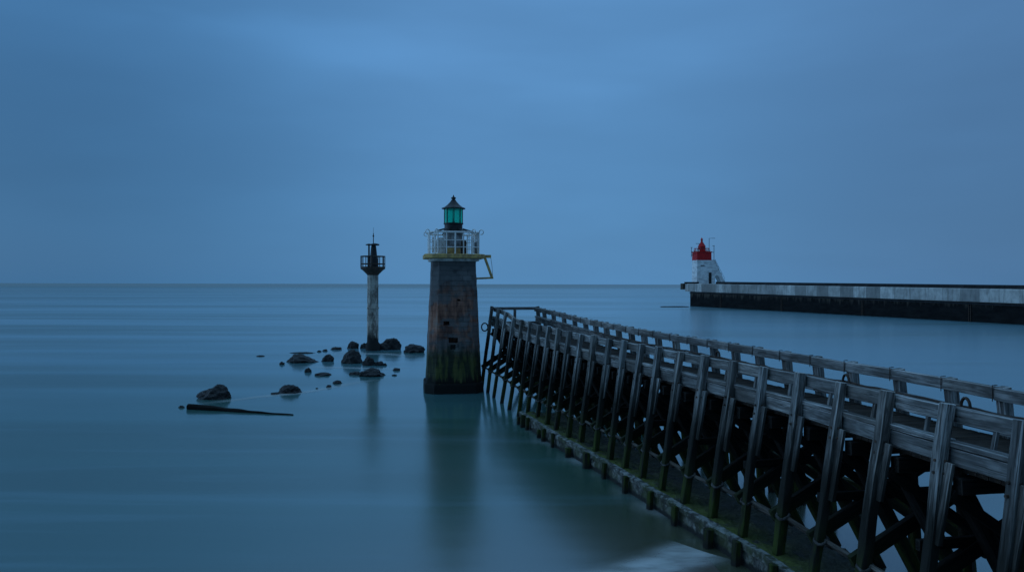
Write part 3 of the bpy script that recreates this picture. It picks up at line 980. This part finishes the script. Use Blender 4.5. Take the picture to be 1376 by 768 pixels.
def ribbon(label, pix, w):
    bm = bmesh.new(); lay = bm.verts.layers.float.new('cover')
    P = [at(x, y) for x, y in pix]
    Q = []
    for a, b in zip(P, P[1:]):
        for k in range(6): Q.append(a.lerp(b, k / 6))
    Q.append(P[-1]); rows = []
    for i, p in enumerate(Q):
        t = (Q[min(i + 1, len(Q) - 1)] - Q[max(i - 1, 0)]).normalized(); q = V((t.y, -t.x, 0))
        ww = w * (1 + .5 * mnoise.noise(p * .4))
        row = []
        for j in range(7):
            u = j / 6
            c = p + q * (ww * (u - .5)) + q * (.35 * mnoise.noise(p * .25))
            v = bm.verts.new((c.x, c.y, .012)); v[lay] = math.sin(math.pi * u) ** 1.3 * math.sin(math.pi * i / (len(Q) - 1)) ** .6 * .55
            row.append(v)
        rows.append(row)
    for a, b in zip(rows, rows[1:]):
        for j in range(6): bm.faces.new((a[j], a[j + 1], b[j + 1], b[j]))
    tag(link('foam_streak', finish(bm, 'foam_streak', True, 80), FOAM), label, 'foam', kind='stuff')
def world_ribbon(label, P, w, amp):
    bm = bmesh.new(); lay = bm.verts.layers.float.new('cover'); rows = []
    for i, p in enumerate(P):
        t = (P[min(i + 1, len(P) - 1)] - P[max(i - 1, 0)]).normalized(); q = V((t.y, -t.x, 0))
        ww = w * (1 + .8 * mnoise.noise(V((i * .23, 3, 1))))
        row = []
        for j in range(7):
            u = j / 6
            c = p - q * (ww * u - .02)
            v = bm.verts.new((c.x, c.y, .014)); v[lay] = (1 - u) ** 1.2 * amp * max(0, .55 + .9 * mnoise.noise(V((i * .17, 8, 2)))) * min(1, i / 5, (len(P) - 1 - i) / 5)
            row.append(v)
        rows.append(row)
    for a, b in zip(rows, rows[1:]):
        for j in range(6): bm.faces.new((a[j], a[j + 1], b[j + 1], b[j]))
    tag(link('foam_streak', finish(bm, 'foam_streak', True, 80), FOAM), label, 'foam', kind='stuff')
world_ribbon('thin misty foam washing along the face of the low sill', fine[60:], .9, .5)
ribbon('thin pale foam line running past the low oval rock', [(262, 543), (300, 539), (350, 533), (400, 529), (440, 521), (480, 514), (530, 508)], 1.3)
ribbon('pale foam drifting through the middle of the rock cluster', [(400, 492), (440, 493), (470, 494), (510, 496), (560, 494)], 2.2)
ribbon('pale water swirling round the foot of the beacon', [(440, 474), (480, 475), (520, 475.5), (565, 479)], 3.0)
# stranded timber
a, b = at(254, 549), at(394, 557.5)
a.z, b.z = .10, -.03
lg = log('driftwood_log', WETLOG, None, a, b, .19, n=12, segs=40, taper=.34, jit=.05)
tag(lg, 'long dark waterlogged timber floating below the largest rock', 'log')
# stone apron awash left of the breakwater
a = at(905, 412.3)
rock('thin dark strip of rocks awash off the breakwater head', 907, 412.4, 40, 1.3, group='rocks off the breakwater head', deep=.25)

# ------------------------------------------------------------------ breakwater with its red-topped light
A0 = V((58.2, 243.0, 0)); A1 = V((91.5, 133.0, 0)); DIRW = (A1 - A0).normalized()
NRM = V((-DIRW.y, DIRW.x, 0))                       # to the right / away
if NRM.x < 0: NRM = -NRM
bw = thing('breakwater', 'long concrete breakwater with dark weedy base across the channel', 'breakwater', A0)
LW = 205.0
def BW(s, d, z): return A0 + DIRW * s + NRM * d + Z * z
slope = 1.0 / 115.0
def hz_(h, s): return h - s * slope
def sweep(name, mat, prof, s0, s1, step=8):
    bm = bmesh.new(); prev = None
    ss = [s0 + (s1 - s0) * k / max(1, round((s1 - s0) / step)) for k in range(max(1, round((s1 - s0) / step)) + 1)]
    for s in ss:
        r = [bm.verts.new(V((0, s, 0)) + V((d, 0, hz_(z, s) if z > 0 else z))) for d, z in prof]
        if prev:
            for j in range(len(r)):
                bm.faces.new((prev[j], prev[(j + 1) % len(r)], r[(j + 1) % len(r)], r[j]))
        else: bm.faces.new(r)
        prev = r
    bm.faces.new(prev)
    M = Matrix((NRM, DIRW, Z)).transposed().to_4x4(); M.translation = A0
    return link(name, finish(bm, name), mat, bw, M)
sweep('base_wall', SEAWALL, [(0, -2), (.0, 4.75), (9, 4.75), (9, -2)], 0, LW)
sweep('concrete_deck', CONC, [(-.7, 4.78), (-.75, 5.0), (-.75, 7.2), (-.6, 7.32), (9.5, 7.32), (9.5, 4.78)], -2.0, LW)
sweep('parapet', CONCDARK, [(.35, 7.33), (.35, 8.05), (1.4, 8.05), (1.4, 7.33)], 14.5, LW)
sweep('ledge', CONCDARK, [(-.35, 4.25), (-.35, 4.6), (-.01, 4.6), (-.01, 4.25)], .2, LW)
pk = box('head_block', SEAWALL, bw, BW(-2.9, 1.5, 6.4), (6.0, 1.6, 2.0), math.atan2(NRM.y, NRM.x), .05)
box('head_kerb', CONCDARK, bw, BW(-1.2, 1.2, 7.6), (5.0, .8, .56), math.atan2(NRM.y, NRM.x), .05)
# mooring ladders / fender recesses on the face
for s in (18, 47, 76, 104, 130):
    bm = bmesh.new()
    for d in (-.25, .25):
        tube_into(bm, [BW(s + d, -.12, -.5), BW(s + d, -.12, 4.2)], .06, 5)
    for k in range(9):
        tube_into(bm, [BW(s - .25, -.12, .2 + k * .45), BW(s + .25, -.12, .2 + k * .45)], .04, 5)
    link('ladder', finish(bm, 'ladder', True, 50), IRON, bw)

RC = at(942.3, 410.0); RC = V((63.2, 248.0, 7.33))
rl = thing('red_topped_lighthouse', 'white square lighthouse with red top and outside stair on the breakwater head', 'lighthouse', RC)
sc = RC.y / 1000.0
def RP(px, py, d=0.0):                              # a point at the tower, from where the photo shows it
    return V(((px - 688) * sc, RC.y + d, EYE - (py - 382.05) * sc))
zb = RC.z
zw = RP(0, 349.6).z; zr = RP(0, 338.2).z
def sq(cx, cy, hw, z, rz=R(6)):
    cs, sn = math.cos(rz), math.sin(rz)
    return [(cx + x * cs - y * sn, cy + x * sn + y * cs, z) for x, y in ((-hw, -hw), (hw, -hw), (hw, hw), (-hw, hw))]
hwb, hwt = 2.52, 2.42
cx, cy = RC.x, RC.y
tw = loft('tower', WHITEWASH, rl, [sq(cx, cy, hwb, zb), sq(cx, cy, hwt, zw)])
loft('red_band', REDP, rl, [sq(cx, cy, hwt + .03, zw), sq(cx, cy, hwt + .0, zr - .3), sq(cx, cy, hwt + .22, zr - .2), sq(cx, cy, hwt + .22, zr)])
# balustrade blocks
bm = bmesh.new()
for sx, sy in ((-1, -1), (1, -1), (1, 1), (-1, 1)):
    box_into(bm, (cx + sx * 1.75, cy + sy * 1.75, zr + .28), (1.0, 1.0, .56), R(6), .04)
link('parapet_block', finish(bm, 'parapet_block'), WHITEP, rl)
bm = bmesh.new()
for k in range(16):
    a = 2 * math.pi * k / 16
    p = V((cx + 2.5 * math.cos(a), cy + 2.5 * math.sin(a), zr))
    tube_into(bm, [p, p + Z * 1.15], .06, 5)
tube_into(bm, [V((cx + 2.5 * math.cos(a), cy + 2.5 * math.sin(a), zr + 1.12)) for a in [2 * math.pi * k / 16 for k in range(16)]], .07, 5, closed=True)
link('railing', finish(bm, 'railing', True, 50), REDP, rl)
ln = lathe('lantern', REDP, rl, V((cx, cy, 0)), [(1.3, zr), (1.3, zr + .5), (1.15, zr + .6), (1.15, zr + 1.6), (1.32, zr + 1.68), (1.3, zr + 1.8), (.75, zr + 2.7), (.35, zr + 3.3), (.30, zr + 3.9), (.45, zr + 4.05), (.3, zr + 4.3), (.05, zr + 4.75)], 16, smooth=False)
bm = bmesh.new()
for k in range(8):
    a = 2 * math.pi * k / 8 + .2
    box_into(bm, (cx + 1.15 * math.cos(a), cy + 1.15 * math.sin(a), zr + 1.1), (.1, .5, .75), a, .01)
link('lantern_pane', finish(bm, 'lantern_pane'), BLACKIRON, ln)
# door
fxr, fyr = V((math.cos(R(6)), math.sin(R(6)), 0)), V((-math.sin(R(6)), math.cos(R(6)), 0))
dp = V((cx, cy, zb)) + fxr * 1.95 - fyr * 2.52 + Z * 1.85
dr = box('door', BLACKIRON, rl, dp, (.95, .12, 3.7), R(6), .02)
box('door_handle', STRAP, dr, dp - fyr * .1 - fxr * .3, (.08, .1, .3), R(6), .01)
box('window', BLACKIRON, rl, V((cx, cy, zb)) - fxr * .6 - fyr * 2.47 + Z * 5.95, (1.3, .08, .28), R(6), .01)
# stair buttress to the right: sloping wall with an arch through it
outl = [(2.5, 0), (2.5, 7.8), (4.15, 7.8), (4.15, 7.0), (7.5, .6), (7.5, 0)]
arch = [(6.05, 0), (6.0, .9), (5.6, 1.9), (5.1, 2.7), (4.6, 2.9), (4.2, 2.5), (4.05, 1.6), (4.05, 0)]
poly = outl + arch
bm = bmesh.new()
f_, b_ = [], []
for x, z in poly:
    p = V((cx, cy, zb)) + fxr * x + Z * z
    f_.append(bm.verts.new(p - fyr * 1.3)); b_.append(bm.verts.new(p + fyr * .9))
bm.faces.new(f_); bm.faces.new(b_)
for j in range(len(poly)):
    bm.faces.new((f_[j], f_[(j + 1) % len(poly)], b_[(j + 1) % len(poly)], b_[j]))
bmesh.ops.triangulate(bm, faces=bm.faces)
stw = link('outside_stair', finish(bm, 'outside_stair'), WHITEWASH, rl)
bm = bmesh.new()
for k in range(14):
    t = k / 13
    p = V((cx, cy, zb)) + fxr * (7.35 - 3.1 * t) + Z * (.75 + 6.2 * t)
    box_into(bm, p - fyr * .2, (.3, 1.8, .2), R(6))
link('step', finish(bm, 'step'), GREYP, stw)
bm = bmesh.new()
ups = [V((cx, cy, zb)) + fxr * (7.5 - 3.35 * t) - fyr * 1.2 + Z * (.7 + 6.4 * t) for t in (0, .33, .66, 1)]
for p in ups: tube_into(bm, [p, p + Z * 1.0], .05, 5)
tube_into(bm, [p + Z * 1.0 for p in ups], .05, 5)
link('handrail', finish(bm, 'handrail', True, 50), GREYP, stw)
# buttress pilaster
loft('pilaster', WHITEWASH, rl, [[V((cx, cy, zb)) + fxr * a - fyr * 1.55 + fyr * c + Z * z for a, c in ((w0, 0), (w1, 0), (w1, .22), (w0, .22))] for w0, w1, z in ((2.55, 3.95, 0), (2.8, 3.6, 7.9))])
# masts on the tower top
def mast(pts_list, name):
    bm = bmesh.new()
    for pts in pts_list: tube_into(bm, [V(p) for p in pts], .085, 6)
    return link(name, finish(bm, name, True, 50), BLACKIRON, rl)
mast([[RP(951.7, 338, -1), RP(951.7, 320.2, -1), RP(959.5, 320.2, -1)]], 'lamp_mast')
mast([[RP(958.2, 351, -1), RP(958.2, 330, -1)], [RP(956, 330.2, -1), RP(959, 330.2, -1)], [RP(953, 339, -1), RP(958.2, 339, -1)]], 'signal_mast')
mast([[RP(928, 345.2, -1), RP(928, 332.4, -1)], [RP(927, 332.6, -1), RP(929.5, 332.6, -1)], [RP(928, 338.5, -1), RP(933, 338.5, -1)], [RP(928, 343, -1), RP(933, 341, -1)]], 'lamp_bracket')
mast([[RP(934, 327.5, -1), RP(937, 327.3, -1)], [RP(937, 327.3, -1), RP(940, 328.5, -1)]], 'horn_arm')
pr = V((cx, cy, zb)) + fxr * 5.6 - fyr * 1.7

# ------------------------------------------------------------------ light, sky, camera
SUN_EL, SUN_AZ = R(16), R(-84)                      # azimuth from +Y, clockwise: behind and to the left of the camera
sun = bpy.data.lights.new('sun', 'SUN')
sun.energy = .12; sun.angle = R(40); sun.color = (1.0, .97, .93)
so = bpy.data.objects.new('sun', sun); COL.objects.link(so)
d = V((math.sin(SUN_AZ) * math.cos(SUN_EL), math.cos(SUN_AZ) * math.cos(SUN_EL), math.sin(SUN_EL)))
so.rotation_euler = (-d).to_track_quat('-Z', 'Y').to_euler()
so.location = (0, -20, 60)

w = bpy.data.worlds.new('World'); S.world = w; w.use_nodes = True
nt = w.node_tree; nt.nodes.clear()
class WT(NT):
    def __init__(self, t): self.t = t
wt = WT(nt)
out = wt.n('ShaderNodeOutputWorld'); bg = wt.n('ShaderNodeBackground')
sky = wt.n('ShaderNodeTexSky', sky_type='NISHITA')
sky.sun_disc = False; sky.sun_elevation = SUN_EL; sky.sun_rotation = SUN_AZ
sky.air_density = 1.0; sky.dust_density = 1.5; sky.ozone_density = 4.0
gen = wt.n('ShaderNodeTexCoord').outputs['Generated']
xyz = wt.sep(gen)
def wmap(scale, rot=(0, 0, 0), loc=(0, 0, 0)):
    m = wt.n('ShaderNodeMapping'); m.inputs['Scale'].default_value = scale; m.inputs['Rotation'].default_value = rot; m.inputs['Location'].default_value = loc
    wt.l(gen, m.inputs['Vector']); return m.outputs['Vector']
el = xyz[2]
c1 = wt.noise(wmap((1.0, 1.0, 4.2), (0, R(18), 0), (.3, .2, .4)), 1.6, 4, .5, .3)
c2 = wt.noise(wmap((.9, .9, 3.6), (0, R(-22), 0), (4, 1, 2)), 2.3, 3, .5)
cl = wt.math('ADD', wt.math('MULTIPLY', c1, .6), wt.math('MULTIPLY', c2, .4))
base = wt.mix(wt.rng(el, 0, .4), (.089, .248, .480), (.100, .264, .525))
base = wt.mix(wt.rng(el, .40, .95), base, (.36, .74, 1.20))
base = wt.mix(wt.math('MULTIPLY', wt.rng(xyz[0], -.7, -1.0), wt.rng(el, .9, .2)), base, (.52, 1.12, 1.95))       # last light in the west, left of the picture      # an overcast sky is brightest overhead
f = wt.rng(cl, .36, .64, .96, 1.11)
ax = xyz[0]
ys = wt.math('MAXIMUM', xyz[1], .2)
uu = wt.math('DIVIDE', xyz[0], ys); vv = wt.math('DIVIDE', xyz[2], ys)
line = wt.math('ADD', .268, wt.math('MULTIPLY', wt.math('ABSOLUTE', wt.math('SUBTRACT', uu, .1)), .2))
off_ = wt.math('ADD', wt.math('SUBTRACT', vv, line), wt.math('MULTIPLY', wt.math('SUBTRACT', c2, .5), .12))
band = wt.math('SUBTRACT', wt.rng(wt.math('ABSOLUTE', off_), .055, 0), wt.math('MULTIPLY', wt.rng(off_, -.02, -.10), .45))
band = wt.math('MULTIPLY', band, wt.math('MULTIPLY', wt.rng(xyz[1], .3, .6), wt.rng(c1, .36, .6, .35, 1)))
f = wt.math('ADD', f, wt.math('MULTIPLY', band, .11))                              # pale streaks of cloud meeting over the sea
f = wt.math('MULTIPLY', f, wt.math('SUBTRACT', 1.04, wt.math('MULTIPLY', wt.math('MULTIPLY', wt.rng(ax, -.06, -.55), wt.rng(ax, -.95, -.68)), .42)))   # sky darker to the left
f = wt.math('MULTIPLY', f, wt.math('SUBTRACT', 1.0, wt.math('MULTIPLY', wt.rng(ax, .12, .62), .26)))      # and to the right
f = wt.math('MULTIPLY', f, wt.rng(xyz[1], -.6, .3, .66, 1.0))                                          # night side, behind the camera
base = wt.mix(wt.math('MULTIPLY', wt.rng(ax, .1, .6), .35), base, (.105, .222, .440))
base = wt.mix(wt.rng(ax, -.05, -.55), base, wt.mix(1.0, base, (.80, .98, 1.04), 'MULTIPLY'))
comb = wt.n('ShaderNodeCombineColor')
for k in range(3): wt.l(f, comb.inputs[k])
base = wt.mix(1.0, base, comb.outputs[0], 'MULTIPLY')
# the overcast layer covers most of the clear dusk sky
nis = wt.mix(1.0, sky.outputs[0], (.05, .05, .06), 'MULTIPLY')
fin = wt.mix(.92, nis, base)
wt.l(fin, bg.inputs['Color']); bg.inputs['Strength'].default_value = 1.0
wt.l(bg.outputs[0], out.inputs[0])

cam = bpy.data.cameras.new('camera'); co = bpy.data.objects.new('camera', cam); COL.objects.link(co)
cam.sensor_width = 36; cam.lens = 36 * 1000 / 1376; cam.clip_start = .1; cam.clip_end = 90000
co.matrix_world = Matrix.Translation((0, 0, EYE)) @ Matrix.Rotation(R(90 - .143), 4, 'X') @ Matrix.Rotation(R(.125), 4, 'Z')
S.camera = co
S.view_settings.view_transform = 'Standard'; S.view_settings.look = 'None'
S.view_settings.exposure = 0; S.view_settings.gamma = 1; S.view_settings.use_curve_mapping = False
S.render.engine = 'CYCLES'
S.cycles.use_denoising = True
S.cycles.max_bounces = 6; S.cycles.transparent_max_bounces = 12
